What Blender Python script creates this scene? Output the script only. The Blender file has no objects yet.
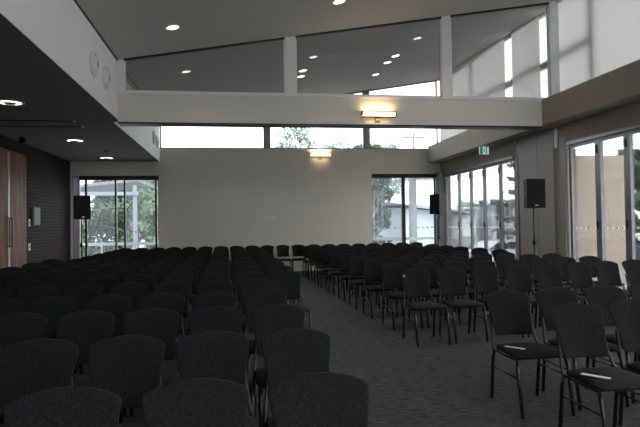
import bpy, bmesh, math, random
from mathutils import Vector, Matrix, Euler, noise
PI = math.pi
random.seed(7)
S = bpy.context.scene
COL = S.collection

# ------------------------------------------------------------ camera
F = 580.0; YAW = math.atan(85/580); PIT = math.atan(11.3/580); ROL = .015; EYE = 1.5
fw = Vector((math.sin(YAW)*math.cos(PIT), math.cos(YAW)*math.cos(PIT), math.sin(PIT)))
r0 = Vector((math.cos(YAW), -math.sin(YAW), 0)); u0 = r0.cross(fw)
RV = r0*math.cos(ROL) - u0*math.sin(ROL)
UV = r0*math.sin(ROL) + u0*math.cos(ROL)
cd = bpy.data.cameras.new('camera'); cam = bpy.data.objects.new('camera', cd); COL.objects.link(cam)
cd.sensor_width = 36; cd.lens = F/640*36; cd.clip_end = 500; cd.clip_start = .05
m = Matrix.Identity(4)
for i in range(3):
    m[i][0] = RV[i]; m[i][1] = UV[i]; m[i][2] = -fw[i]
m[2][3] = EYE
cam.matrix_world = m
S.camera = cam
def proj(p):
    d = Vector(p) - Vector((0, 0, EYE)); w = d.dot(fw)
    if w < .1: return None
    return (320 + F*d.dot(RV)/w, 213.5 - F*d.dot(UV)/w)

# ------------------------------------------------------------ materials
def mat(name, col, rough=.6, metal=0, bump=0, bscale=60, var=0, vscale=8, emit=None, estr=0, spec=.5, stretch=None, sheen=0):
    m = bpy.data.materials.new(name); m.use_nodes = True
    nt = m.node_tree; b = nt.nodes['Principled BSDF']
    b.inputs['Base Color'].default_value = (*col, 1)
    b.inputs['Roughness'].default_value = rough
    b.inputs['Metallic'].default_value = metal
    b.inputs['Specular IOR Level'].default_value = spec
    if sheen:
        b.inputs['Sheen Weight'].default_value = sheen
        b.inputs['Sheen Roughness'].default_value = .4
    tc = nt.nodes.new('ShaderNodeTexCoord')
    mp = nt.nodes.new('ShaderNodeMapping')
    if stretch: mp.inputs['Scale'].default_value = stretch
    nt.links.new(tc.outputs['Object'], mp.inputs['Vector'])
    if var:
        n = nt.nodes.new('ShaderNodeTexNoise'); n.inputs['Scale'].default_value = vscale; n.inputs['Detail'].default_value = 5
        nt.links.new(mp.outputs[0], n.inputs['Vector'])
        r = nt.nodes.new('ShaderNodeValToRGB')
        r.color_ramp.elements[0].position = .3; r.color_ramp.elements[1].position = .7
        r.color_ramp.elements[0].color = (*[max(0, c*(1-var)) for c in col], 1)
        r.color_ramp.elements[1].color = (*[min(1, c*(1+var)) for c in col], 1)
        nt.links.new(n.outputs['Fac'], r.inputs[0]); nt.links.new(r.outputs[0], b.inputs['Base Color'])
    if bump:
        n = nt.nodes.new('ShaderNodeTexNoise'); n.inputs['Scale'].default_value = bscale; n.inputs['Detail'].default_value = 3
        nt.links.new(mp.outputs[0], n.inputs['Vector'])
        bp = nt.nodes.new('ShaderNodeBump'); bp.inputs['Strength'].default_value = bump; bp.inputs['Distance'].default_value = .01
        nt.links.new(n.outputs['Fac'], bp.inputs['Height']); nt.links.new(bp.outputs[0], b.inputs['Normal'])
    if emit:
        b.inputs['Emission Color'].default_value = (*emit, 1); b.inputs['Emission Strength'].default_value = estr
    return m
def glassmat(name, haze=0.0, refl=1.0, tint=(.93, .96, .97), hz=(.8, .85, .9)):
    m = bpy.data.materials.new(name); m.use_nodes = True; nt = m.node_tree
    nt.nodes.clear(); out = nt.nodes.new('ShaderNodeOutputMaterial')
    tr = nt.nodes.new('ShaderNodeBsdfTransparent'); tr.inputs[0].default_value = (*tint, 1)
    gl = nt.nodes.new('ShaderNodeBsdfGlossy'); gl.inputs['Roughness'].default_value = .02
    fr = nt.nodes.new('ShaderNodeFresnel'); fr.inputs[0].default_value = 1.5
    mu = nt.nodes.new('ShaderNodeMath'); mu.operation = 'MULTIPLY'; mu.inputs[1].default_value = refl
    nt.links.new(fr.outputs[0], mu.inputs[0])
    mx = nt.nodes.new('ShaderNodeMixShader')
    nt.links.new(mu.outputs[0], mx.inputs[0]); nt.links.new(tr.outputs[0], mx.inputs[1]); nt.links.new(gl.outputs[0], mx.inputs[2])
    last = mx
    if haze:
        tl = nt.nodes.new('ShaderNodeBsdfTranslucent'); tl.inputs[0].default_value = (*hz, 1)
        m2 = nt.nodes.new('ShaderNodeMixShader'); m2.inputs[0].default_value = haze
        nt.links.new(mx.outputs[0], m2.inputs[1]); nt.links.new(tl.outputs[0], m2.inputs[2]); last = m2
    nt.links.new(last.outputs[0], out.inputs[0])
    return m
def blindmat():
    m = bpy.data.materials.new('blind_fabric'); m.use_nodes = True; nt = m.node_tree
    nt.nodes.clear(); out = nt.nodes.new('ShaderNodeOutputMaterial')
    tl = nt.nodes.new('ShaderNodeBsdfTranslucent'); tl.inputs[0].default_value = (.18, .174, .163, 1)
    df = nt.nodes.new('ShaderNodeBsdfDiffuse'); df.inputs[0].default_value = (.45, .44, .42, 1)
    a = nt.nodes.new('ShaderNodeAddShader')
    nt.links.new(tl.outputs[0], a.inputs[0]); nt.links.new(df.outputs[0], a.inputs[1]); nt.links.new(a.outputs[0], out.inputs[0])
    return m
M = {}
M['wall'] = mat('painted_plaster', (.60, .565, .51), .9, bump=.03, bscale=120, var=.02, vscale=1.5)
M['ceil'] = mat('ceiling_paint', (.50, .485, .465), .85, var=.02, vscale=1)
M['soffit'] = mat('soffit_paint', (.22, .22, .22), .8)
M['beam'] = mat('beam_paint', (.58, .555, .515), .8)
M['bulk'] = mat('bulkhead_paint', (.75, .74, .72), .85)
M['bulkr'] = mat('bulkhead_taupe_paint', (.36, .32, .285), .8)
M['darkwood'] = mat('dark_acoustic_timber', (.022, .016, .014), .7, spec=.12)
M['alu'] = mat('grey_aluminium', (.26, .265, .28), .45, .4)
M['white_alu'] = mat('pale_aluminium', (.62, .62, .62), .5, .1)
M['dark_alu'] = mat('black_aluminium', (.02, .021, .023), .4, .3)
M['glass'] = glassmat('clear_glass', 0, .8)
M['hazy'] = glassmat('reflection_haze_glass', .04, 1.0, (.8, .85, .88))  # translucent haze mixed in to imitate room reflections on the panes
M['frost'] = glassmat('frosted_glass', .92, .6, (.5, .5, .5), (.17, .175, .20))
M['pglass'] = glassmat('partition_glass', .0, 2.0, (.88, .88, .88))
M['blind'] = blindmat()
M['fabric'] = mat('charcoal_fabric', (.0142, .0148, .0156), .95, bump=.8, bscale=200, var=.6, vscale=110, spec=.10, sheen=.05)
M['black_metal'] = mat('black_powder_coat', (.012, .012, .013), .35, .2, spec=.5)
M['steel_edge'] = mat('worn_steel', (.022, .022, .023), .45, .4)
M['plastic'] = mat('black_plastic', (.006, .006, .0065), .6, spec=.2)
M['grille'] = mat('black_grille', (.008, .008, .009), .7, 0, spec=.15, bump=.4, bscale=300)
M['white'] = mat('white_plastic', (.75, .75, .73), .5)
M['paper'] = mat('white_paper', (.8, .8, .78), .8)
M['chrome'] = mat('brushed_steel', (.55, .55, .55), .3, .9)
M['vent'] = mat('vent_paint', (.62, .63, .62), .5)
M['panel'] = mat('grey_wall_panel', (.34, .32, .30), .6)
M['gpanel'] = mat('grey_plastic', (.10, .10, .105), .5)
M['lamp'] = mat('lit_lamp', (1, .9, .75), .5, emit=(1, .86, .66), estr=2.6)
M['sconce_lamp'] = mat('lit_sconce_glass', (1, .85, .6), .5, emit=(1, .76, .42), estr=1.1)
M['brass'] = mat('bronze_metal', (.22, .17, .11), .4, .7)
M['green'] = mat('exit_sign_green', (.03, .30, .22), .5, emit=(.05, .55, .4), estr=.06)
M['exit_white'] = mat('exit_sign_white', (.8, .85, .82), .5, emit=(.8, 1, .95), estr=.12)
M['beige'] = None
M['white_paint'] = mat('white_render', (.40, .41, .42), .8)
M['pgrey'] = mat('pale_grey_paint', (.24, .25, .27), .7)
M['roofing'] = mat('grey_roofing', (.16, .17, .19), .6)
M['ext_grey'] = mat('exterior_grey', (.22, .23, .25), .7)
M['eave'] = mat('eave_lining', (.45, .43, .40), .8)
M['bark'] = mat('bark', (.16, .13, .10), .9, bump=.5, bscale=20)
M['leaf_a'] = mat('leaf_green', (.10, .15, .06), .6, var=.5, vscale=2)
M['leaf_b'] = mat('leaf_dark', (.06, .09, .05), .6, var=.5, vscale=2)
M['leaf_c'] = mat('leaf_haze_grey_green', (.20, .24, .21), .6, var=.4, vscale=2)  # grey-green paled so the colour itself carries distance haze
M['paving'] = mat('pale_paving', (.42, .41, .39), .85, var=.15, vscale=3)
M['car'] = mat('silver_car_paint', (.50, .52, .55), .25, .5)
M['carglass'] = mat('dark_car_glass', (.03, .035, .04), .1)
M['tyre'] = mat('tyre_rubber', (.02, .02, .02), .8)
M['skin'] = mat('skin', (.45, .27, .19), .6)
M['hair'] = mat('dark_hair', (.015, .012, .010), .6)
M['shirt'] = mat('white_shirt', (.72, .73, .75), .9)
M['trousers'] = mat('dark_trousers', (.03, .03, .04), .9)

# beige blockwork
def blockwork():
    m = mat('beige_blockwork', (.50, .40, .33), .85); nt = m.node_tree; b = nt.nodes['Principled BSDF']
    tc = nt.nodes.new('ShaderNodeTexCoord'); sp = nt.nodes.new('ShaderNodeSeparateXYZ'); cb = nt.nodes.new('ShaderNodeCombineXYZ')
    nt.links.new(tc.outputs['Object'], sp.inputs[0]); nt.links.new(sp.outputs[0], cb.inputs[0]); nt.links.new(sp.outputs[2], cb.inputs[1])
    br = nt.nodes.new('ShaderNodeTexBrick'); nt.links.new(cb.outputs[0], br.inputs['Vector'])
    br.inputs['Color1'].default_value = (.53, .42, .345, 1); br.inputs['Color2'].default_value = (.47, .375, .31, 1)
    br.inputs['Mortar'].default_value = (.42, .35, .30, 1); br.inputs['Scale'].default_value = 1
    br.inputs['Brick Width'].default_value = .9; br.inputs['Row Height'].default_value = .3; br.inputs['Mortar Size'].default_value = .012
    nt.links.new(br.outputs['Color'], b.inputs['Base Color'])
    return m
M['beige'] = blockwork()
# carpet with fine ribs
def carpet():
    m = mat('ribbed_carpet', (.06, .06, .062), .95, spec=.1); nt = m.node_tree; b = nt.nodes['Principled BSDF']
    tc = nt.nodes.new('ShaderNodeTexCoord'); mp = nt.nodes.new('ShaderNodeMapping'); mp.inputs['Scale'].default_value = (2.2, 16, 1)
    nt.links.new(tc.outputs['Object'], mp.inputs['Vector'])
    n = nt.nodes.new('ShaderNodeTexNoise'); n.inputs['Scale'].default_value = 4; n.inputs['Detail'].default_value = 6; n.inputs['Roughness'].default_value = .7
    nt.links.new(mp.outputs[0], n.inputs['Vector'])
    r = nt.nodes.new('ShaderNodeValToRGB'); r.color_ramp.elements[0].position = .36; r.color_ramp.elements[1].position = .66
    r.color_ramp.elements[0].color = (.014, .014, .016, 1); r.color_ramp.elements[1].color = (.130, .129, .132, 1)
    nt.links.new(n.outputs['Fac'], r.inputs[0]); nt.links.new(r.outputs[0], b.inputs['Base Color'])
    bp = nt.nodes.new('ShaderNodeBump'); bp.inputs['Strength'].default_value = .6; bp.inputs['Distance'].default_value = .01
    nt.links.new(n.outputs['Fac'], bp.inputs['Height']); nt.links.new(bp.outputs[0], b.inputs['Normal'])
    return m
M['carpet'] = carpet()
# timber veneer
def timber():
    m = mat('timber_veneer', (.2, .1, .05), .5, spec=.15); nt = m.node_tree; b = nt.nodes['Principled BSDF']
    tc = nt.nodes.new('ShaderNodeTexCoord'); mp = nt.nodes.new('ShaderNodeMapping'); mp.inputs['Scale'].default_value = (9, 9, .5)
    nt.links.new(tc.outputs['Object'], mp.inputs['Vector'])
    n = nt.nodes.new('ShaderNodeTexNoise'); n.inputs['Scale'].default_value = 2; n.inputs['Detail'].default_value = 5
    nt.links.new(mp.outputs[0], n.inputs['Vector'])
    r = nt.nodes.new('ShaderNodeValToRGB'); r.color_ramp.elements[0].position = .35; r.color_ramp.elements[1].position = .65
    r.color_ramp.elements[0].color = (.085, .032, .015, 1); r.color_ramp.elements[1].color = (.23, .095, .045, 1)
    nt.links.new(n.outputs['Fac'], r.inputs[0]); nt.links.new(r.outputs[0], b.inputs['Base Color'])
    return m
M['timber'] = timber()

# ------------------------------------------------------------ mesh helpers
class MB:
    def __init__(s): s.bm = bmesh.new()
    def box(s, x0, x1, y0, y1, z0, z1, bev=0):
        v = [s.bm.verts.new((x, y, z)) for x in (x0, x1) for y in (y0, y1) for z in (z0, z1)]
        fs = [(0, 1, 3, 2), (4, 6, 7, 5), (0, 4, 5, 1), (2, 3, 7, 6), (0, 2, 6, 4), (1, 5, 7, 3)]
        faces = [s.bm.faces.new([v[i] for i in f]) for f in fs]
        if bev:
            es = list({e for f in faces for e in f.edges})
            bmesh.ops.bevel(s.bm, geom=es, offset=bev, segments=2, affect='EDGES', profile=.5)
        return s
    def poly_prism(s, pts, d):          # pts: 3D polygon, d: extrusion vector
        d = Vector(d)
        a = [s.bm.verts.new(p) for p in pts]; b = [s.bm.verts.new(Vector(p)+d) for p in pts]
        n = len(pts); s.bm.faces.new(a); s.bm.faces.new(b[::-1])
        for i in range(n): s.bm.faces.new((a[i], b[i], b[(i+1) % n], a[(i+1) % n]))
        return s
    def tube(s, pts, r, n=8, caps=True):
        pts = [Vector(p) for p in pts]; rings = []
        up = Vector((0, 0, 1)); prev = None
        for i, p in enumerate(pts):
            if i == 0: t = pts[1]-p
            elif i == len(pts)-1: t = p-pts[-2]
            else: t = (pts[i+1]-p).normalized()+(p-pts[i-1]).normalized()
            t.normalize()
            if prev is None:
                a = t.cross(up)
                if a.length < .05: a = t.cross(Vector((1, 0, 0)))
            else: a = prev - t*prev.dot(t)
            a.normalize(); prev = a; b = t.cross(a)
            rr = r[i] if isinstance(r, (list, tuple)) else r
            rings.append([s.bm.verts.new(p+(a*math.cos(2*PI*k/n)+b*math.sin(2*PI*k/n))*rr) for k in range(n)])
        for q in range(len(rings)-1):
            for k in range(n): s.bm.faces.new((rings[q][k], rings[q][(k+1) % n], rings[q+1][(k+1) % n], rings[q+1][k]))
        if caps: s.bm.faces.new(rings[0][::-1]); s.bm.faces.new(rings[-1])
        return s
    def lathe(s, prof, c=(0, 0, 0), axis='z', n=24, capends=True):
        c = Vector(c); rings = []
        for (r, h) in prof:
            ring = []
            for k in range(n):
                a = 2*PI*k/n; x, y = r*math.cos(a), r*math.sin(a)
                v = (x, y, h) if axis == 'z' else ((h, x, y) if axis == 'x' else (x, h, y))
                ring.append(s.bm.verts.new(c+Vector(v)))
            rings.append(ring)
        for q in range(len(rings)-1):
            for k in range(n): s.bm.faces.new((rings[q][k], rings[q][(k+1) % n], rings[q+1][(k+1) % n], rings[q+1][k]))
        if capends: s.bm.faces.new(rings[0][::-1]); s.bm.faces.new(rings[-1])
        return s
    def build(s, name, m, parent=None, smooth=False, recalc=True):
        if recalc: bmesh.ops.recalc_face_normals(s.bm, faces=s.bm.faces)
        me = bpy.data.meshes.new(name); s.bm.to_mesh(me); s.bm.free()
        if smooth:
            for p in me.polygons: p.use_smooth = True
        me.materials.append(m)
        o = bpy.data.objects.new(name, me); COL.objects.link(o)
        if parent: o.parent = parent
        return o
def box(name, m, x0, x1, y0, y1, z0, z1, parent=None, bev=0):
    return MB().box(x0, x1, y0, y1, z0, z1, bev).build(name, m, parent)
def tag(o, label=None, cat=None, group=None, kind=None):
    if label: o['label'] = label
    if cat: o['category'] = cat
    if group: o['group'] = group
    if kind: o['kind'] = kind
    return o
def st(o, label=None, cat=None): return tag(o, label, cat, None, 'structure')
def empty(name, loc, rz=0, label=None, cat=None, group=None):
    o = bpy.data.objects.new(name, None); COL.objects.link(o); o.location = loc; o.rotation_euler = (0, 0, rz)
    o.empty_display_size = .1
    return tag(o, label, cat, group)

# ------------------------------------------------------------ the setting
XL, XR, YB, YF = -5.05, 6.95, 18.9, -3.0
XBL, XBF, XBR = -2.2, -2.34, 6.50         # bulkhead faces
YP = 11.5
ZS = 3.58                     # soffit
def zc(x): return 5.09+.165*x
def zf(x, y=18.9): return zc(x)+.17*max(0, y-11.6)/7.3
st(box('floor', M['carpet'], XL-.3, XR+.15, YF-.2, YB+.2, -.2, 0), 'dark grey ribbed carpet floor under the rows of chairs', 'floor')
# sloping ceiling
st(MB().poly_prism([(XBL-.3, YF-.2, zc(XBL-.3)), (XR+.3, YF-.2, zc(XR+.3)), (XR+.3, YF-.2, zc(XR+.3)+.3), (XBL-.3, YF-.2, zc(XBL-.3)+.3)], (0, 11.6-YF+.2, 0)).poly_prism([(XBL-.3, 11.6, zf(XBL-.3, 11.6)), (XR+.3, 11.6, zf(XR+.3, 11.6)), (XR+.3, 11.6, zf(XR+.3, 11.6)+.4), (XBL-.3, 11.6, zf(XBL-.3, 11.6)+.4)], (0, YB+.3-11.6, .17)).build('ceiling', M['ceil']),
   'high sloping grey ceiling with round downlights', 'ceiling')
# low left ceiling and its bulkhead face
st(MB().box(XL-.2, XBL-.012, YF, YP+.35, ZS, ZS+.2).box(XL-.2, XBF-.012, YP+.35, YB, ZS, ZS+.2).build('ceiling_low', M['soffit']), 'low dark ceiling along the timber wall', 'ceiling')
st(MB().box(XBL-.012, XBL, YF, YP+.35, ZS-.002, zc(XBL)+.05).box(XBF-.012, XBF, YP+.35, YB, ZS-.002, zc(XBL)+.25).box(XBF-.012, XBL, YP+.30, YP+.35, ZS-.002, zc(XBL)+.05).build('wall_bulkhead_left', M['bulk']), 'pale upper wall face above the low dark ceiling', 'wall')
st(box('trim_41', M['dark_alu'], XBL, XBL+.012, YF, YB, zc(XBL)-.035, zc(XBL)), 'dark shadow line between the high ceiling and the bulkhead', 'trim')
# left wall: timber doors + acoustic panels
st(box('wall_left', M['darkwood'], XL-.25, XL-.04, YF, YB+.1, 0, ZS+.2), 'dark timber lined side wall', 'wall')
fwm = MB(); fwm.box(XL-.2, -4.6, YF-.2, YF, 0, 6.5).box(6.6, XR+.2, YF-.2, YF, 0, 6.5).box(-4.6, 6.6, YF-.2, YF, 0, .3).box(-4.6, 6.6, YF-.2, YF, 3.3, 4.2).box(-4.6, .8, YF-.2, YF, .3, 3.3).box(-4.6, -2.0, YF-.2, YF, 4.2, 6.5)
st(fwm.build('wall_front', M['wall']), 'wall at the camera end of the hall', 'wall')
fg = MB()
for k in range(5): fg.box(.8+k*1.4-.03, .8+k*1.4+.03, YF-.12, YF-.04, .3, 3.3)
for k in range(5): fg.box(-2.0+k*2.15-.03, -2.0+k*2.15+.03, YF-.12, YF-.04, 4.2, zc(-2.0+k*2.15))
st(fg.build('window_10', M['alu']), 'added unseen glazing at the camera end of the hall', 'window')  # added out of view to bring daylight onto chair fronts and bulkhead
DS = (12.78, 13.92, 15.06)
def timber_wall(y0, y1, z0, z1):
    # perforated acoustic lining: a sheet with rows of short slots
    o = box('wall_panel_left', M['acoustic'], XL-.04, XL, y0, y1, z0, z1); return o
def acoustic():
    m = mat('slotted_dark_timber', (.03, .022, .018), .7, spec=.12); nt = m.node_tree; b = nt.nodes['Principled BSDF']
    tc = nt.nodes.new('ShaderNodeTexCoord'); sp = nt.nodes.new('ShaderNodeSeparateXYZ'); cb = nt.nodes.new('ShaderNodeCombineXYZ')
    nt.links.new(tc.outputs['Object'], sp.inputs[0]); nt.links.new(sp.outputs[1], cb.inputs[0]); nt.links.new(sp.outputs[2], cb.inputs[1])
    br = nt.nodes.new('ShaderNodeTexBrick'); nt.links.new(cb.outputs[0], br.inputs['Vector'])
    br.offset = 0
    br.inputs['Color1'].default_value = (.042, .025, .019, 1); br.inputs['Color2'].default_value = (.036, .021, .016, 1)
    br.inputs['Mortar'].default_value = (.012, .008, .006, 1); br.inputs['Scale'].default_value = 1
    br.inputs['Brick Width'].default_value = .30; br.inputs['Row Height'].default_value = .085; br.inputs['Mortar Size'].default_value = .022
    br.inputs['Mortar Smooth'].default_value = .3
    nt.links.new(br.outputs['Color'], b.inputs['Base Color'])
    bp = nt.nodes.new('ShaderNodeBump'); bp.inputs['Strength'].default_value = .35; bp.inputs['Distance'].default_value = .01; bp.invert = True
    nt.links.new(br.outputs['Fac'], bp.inputs['Height']); nt.links.new(bp.outputs[0], b.inputs['Normal'])
    return m
M['acoustic'] = acoustic()
st(box('wall_left_lining', M['acoustic'], XL-.04, XL, DS[2]+.02, YB, 0, ZS), 'dark slotted acoustic timber lining between the timber doors and the window', 'wall')
st(box('wall_left_header', M['darkwood'], XL-.04, XL, DS[0]-.02, DS[2]+.02, 3.32, ZS), 'dark timber header above the tall timber doors', 'wall')
st(box('wall_left_fore', M['acoustic'], XL-.04, XL, YF, DS[0]-.02, 0, ZS), 'dark slotted lining on the camera side of the doors', 'wall')
n = 0
for i in range(2):
    d = box('door_%d' % (i+1), M['timber'], XL-.04, XL+.01, DS[i]+.008, DS[i+1]-.008, .01, 3.3)
    st(d, ['tall brown timber door leaf cut by the frame edge', 'tall brown timber door leaf beside the dark slotted lining'][i], 'door')
    ye = DS[1]-.03 if i == 0 else DS[1]+.03
    MB().box(XL+.01, XL+.022, ye-.012, ye+.012, .05, 3.25).build('edge_strip', M['chrome'], d)
    MB().tube([(XL+.01, ye+(.05 if i else -.05), 1.1), (XL+.06, ye+(.05 if i else -.05), 1.12), (XL+.06, ye+(.05 if i else -.05), 1.75), (XL+.01, ye+(.05 if i else -.05), 1.77)], .011).build('door_handle', M['black_metal'], d, True)
# back wall (openings: left window, right window, clerestory)
WL = (-4.9, -2.40, 3.13); WR = (4.53, 6.9, 3.17); ZCL = 4.0
bw = MB()
bw.box(XL-.2, WL[0]-.13, YB, YB+.2, 0, ZS+.2).box(WL[0]-.13, WL[0], YB, YB+.2, WL[2], ZS+.2); bw.box(WL[1], WR[0], YB, YB+.2, 0, ZCL); bw.box(WR[1], XR+.2, YB, YB+.2, 0, ZCL)
bw.box(WL[0], WL[1], YB, YB+.2, WL[2], ZS+.4); bw.box(WR[0], WR[1], YB, YB+.2, WR[2], ZCL)
st(bw.build('wall_back', M['wall']), 'plain grey beige end wall behind the last row of chairs', 'wall')
st(box('trim_1', M['white_alu'], XBF, XR, YB-.015, YB+.1, ZCL-.025, ZCL), 'sill under the high end-wall windows', 'sill')
st(box('baseboard_back', M['white_alu'], WL[1], WR[0], YB-.012, YB, 0, .09), 'skirting on the end wall', 'skirting')
# clerestory
cm = [XBF, 1.06, 4.39, XR]
for i in range(3):
    x0, x1 = cm[i]+(.07 if i else .0), cm[i+1]-.07
    w = MB(); fr = .05
    w.box(x0, x0+fr, YB+.02, YB+.1, ZCL, zf(x0)); w.box(x1-fr, x1, YB+.02, YB+.1, ZCL, zf(x1)); w.box(x0, x1, YB+.02, YB+.1, ZCL, ZCL+.04)
    w.poly_prism([(x0, YB+.02, zf(x0)-.05), (x1, YB+.02, zf(x1)-.05), (x1, YB+.02, zf(x1)+.02), (x0, YB+.02, zf(x0)+.02)], (0, .08, 0))
    w = w.build('window_%d' % (i+1), M['alu'])
    st(w, ['high window over the end wall, next to the low dark ceiling', 'middle high window over the end wall', 'high window over the end wall nearest the glass doors'][i], 'window')
    MB().poly_prism([(x0+fr, YB+.05, ZCL+.04), (x1-fr, YB+.05, ZCL+.04), (x1-fr, YB+.05, zf(x1-fr)-.05), (x0+fr, YB+.05, zf(x0+fr)-.05)], (0, .008, 0)).build('glass_pane', M['glass'], w)
for i in (1, 2):
    st(box('trim_%d' % (i+1), M['alu'], cm[i]-.07, cm[i]+.07, YB, YB+.12, ZCL, zf(cm[i])+.02), 'grey post between high end-wall windows', 'post')

# floor-length windows in the end wall
def endwindow(name, x0, x1, zt, mull, label, wide=None):
    w = MB()
    w.box(x0, x1, YB-.02, YB+.12, zt-.13, zt); w.box(x0, x1, YB+.02, YB+.12, 0, .06)
    for (a, b) in mull: w.box(a, b, YB-.0, YB+.1, .06, zt-.13)
    w = w.build(name, M['dark_alu']); st(w, label, 'window')
    ed = [x0]+[v for ab in mull for v in ab]+[x1]
    return w
wl = endwindow('window_4', WL[0]+.12, WL[1]+.02, WL[2], [(-4.62, -4.56), (-3.72, -3.67), (-3.45, -3.40), (-2.50, -2.44)], 'dark framed floor-length window behind the timber-side speaker')
for a, b, mm in [(-4.78, -4.62, 'glass'), (-4.56, -3.72, 'hazy'), (-3.67, -3.45, 'glass'), (-3.40, -2.50, 'hazy'), (-2.44, -2.38, 'glass')]:
    box('glass_pane', M[mm], a, b, YB+.05, YB+.056, .06, WL[2]-.13, wl)
for k in range(14):
    x = -4.5+k*.155
    if -3.75 < x < -3.4: continue
    MB().lathe([(.028, 0), (.028, .002)], (x, YB+.046, 1.36), 'y', 12).build('safety_dot', M['white'], wl)
fs = st(MB().box(WL[0]-.13, WL[0]-.09, YB, YB+.1, 0, WL[2]).box(WL[0]+.09, WL[0]+.13, YB, YB+.1, 0, WL[2]).build('window_11', M['white_alu']), 'narrow frosted side pane beside the floor-length window', 'window')
box('glass_pane', M['frost'], WL[0]-.09, WL[0]+.09, YB+.04, YB+.05, 0, WL[2], fs)
wr = endwindow('window_5', WR[0], WR[1]-.12, WR[2], [(5.56, 5.68), (6.70, 6.74)], 'dark framed floor-length window in the corner by the glass doors')
for a, b, mm in [(WR[0], 5.56, 'hazy'), (5.68, 6.70, 'hazy'), (6.74, 6.78, 'glass')]:
    box('glass_pane', M[mm], a, b, YB+.05, YB+.056, .06, WR[2]-.13, wr)
for k in range(13):
    x = 4.64+k*.165
    if 5.5 < x < 5.72: continue
    MB().lathe([(.028, 0), (.028, .002)], (x, YB+.046, 1.36), 'y', 12).build('safety_dot', M['white'], wr)
st(box('wall_corner_post', M['ext_grey'], XR-.17, XR+.12, YB-.30, YB+.12, 0, 3.2), 'grey corner post where the end wall meets the glass doors', 'post')

# beam and glazed partition
ZB0, ZB1 = 3.53, 4.07
st(MB().box(XBL, XBR, YP, YP+.35, ZB0, ZB1).build('wall_beam', M['beam']), 'broad pale beam crossing the hall under the high glass', 'beam')
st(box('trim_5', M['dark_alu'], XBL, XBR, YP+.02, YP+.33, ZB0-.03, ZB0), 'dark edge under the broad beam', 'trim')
st(box('trim_6', M['white_alu'], XBL, XR, YP-.015, YP+.12, ZB1, ZB1+.045), 'pale ledge along the top of the broad beam', 'trim')
px = [(-2.2, -2.08), (1.02, 1.24), (4.30, 4.50), (6.72, 6.93)]
for i, (a, b) in enumerate(px):
    st(MB().poly_prism([(a, YP, ZB1+.045), (b, YP, ZB1+.045), (b, YP, zc(b)), (a, YP, zc(a))], (0, .12, 0)).build('trim_%d' % (7+i), M['white_alu']),
       ['pale post at the bulkhead end of the high glass', 'pale post in the high glass above the camera-side sconce end', 'pale post in the high glass over the beam sconce', 'pale post where the high glass meets the blinds'][i], 'post')
for i in range(3):
    a, b = px[i][1], px[i+1][0]
    w = MB()
    t = .035
    w.poly_prism([(a, YP+.02, zc(a)-.03), (b, YP+.02, zc(b)-.03), (b, YP+.02, zc(b)), (a, YP+.02, zc(a))], (0, .06, 0))
    w.box(a, b, YP+.02, YP+.08, ZB1+.045, ZB1+.075)
    w.poly_prism([(a, YP+.02, ZB1), (a+.025, YP+.02, ZB1), (a+.025, YP+.02, zc(a)), (a, YP+.02, zc(a))], (0, .06, 0))
    w.poly_prism([(b-.025, YP+.02, ZB1), (b, YP+.02, ZB1), (b, YP+.02, zc(b)), (b-.025, YP+.02, zc(b))], (0, .06, 0))
    w = st(w.build('window_%d' % (6+i), M['white_alu']), ['inner high glass next to the pale bulkhead', 'middle inner high glass above the beam', 'inner high glass next to the blinds'][i], 'window')
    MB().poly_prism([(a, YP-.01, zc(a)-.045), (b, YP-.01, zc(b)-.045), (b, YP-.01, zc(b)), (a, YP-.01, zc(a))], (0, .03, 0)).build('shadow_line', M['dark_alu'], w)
    MB().poly_prism([(a, YP+.05, ZB1+.06), (b, YP+.05, ZB1+.06), (b, YP+.05, zc(b)-.03), (a, YP+.05, zc(a)-.03)], (0, .006, 0)).build('glass_pane', M['pglass'], w)

# right side: bulkhead, lower wall, upper blinds
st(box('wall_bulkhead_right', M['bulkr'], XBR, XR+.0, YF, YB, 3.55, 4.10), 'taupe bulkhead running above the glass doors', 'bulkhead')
D1 = (13.66, 18.56); D2 = (2.6, 11.34); ZD = 3.17
rw = MB()
rw.box(XR, XR+.2, YF, YB+.2, ZD, 4.15); rw.box(XR, XR+.2, D1[1], YB+.2, 0, ZD); rw.box(XR, XR+.2, D2[1], D1[0], 0, ZD); rw.box(XR, XR+.2, YF, D2[0], 0, ZD)
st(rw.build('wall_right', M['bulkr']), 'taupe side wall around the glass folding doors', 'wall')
# wall panels between door sets
for i, (y0, y1) in enumerate([(12.52, 13.36), (11.82, 12.50)]):
    st(box('trim_%d' % (11+i), M['panel'], XR-.035, XR, y0, y1, .05, 3.50), ['grey wall panel nearer the exit sign', 'grey wall panel nearer the open beige view'][i], 'panel')
st(box('trim_13', M['dark_alu'], XR-.01, XR, 13.38, 13.50, 0, 3.5), 'black reveal beside the far glass doors', 'trim')
st(box('trim_14', M['white'], XR-.02, XR, 11.66, 11.80, 3.10, 3.53), 'short white strip high on the wall by the nearer glass doors', 'trim')
st(box('trim_15', M['panel'], XR-.05, XR, D2[1]+.02, D2[1]+.2, 0, 3.3), 'grey jamb of the nearer glass doors', 'trim')
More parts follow.
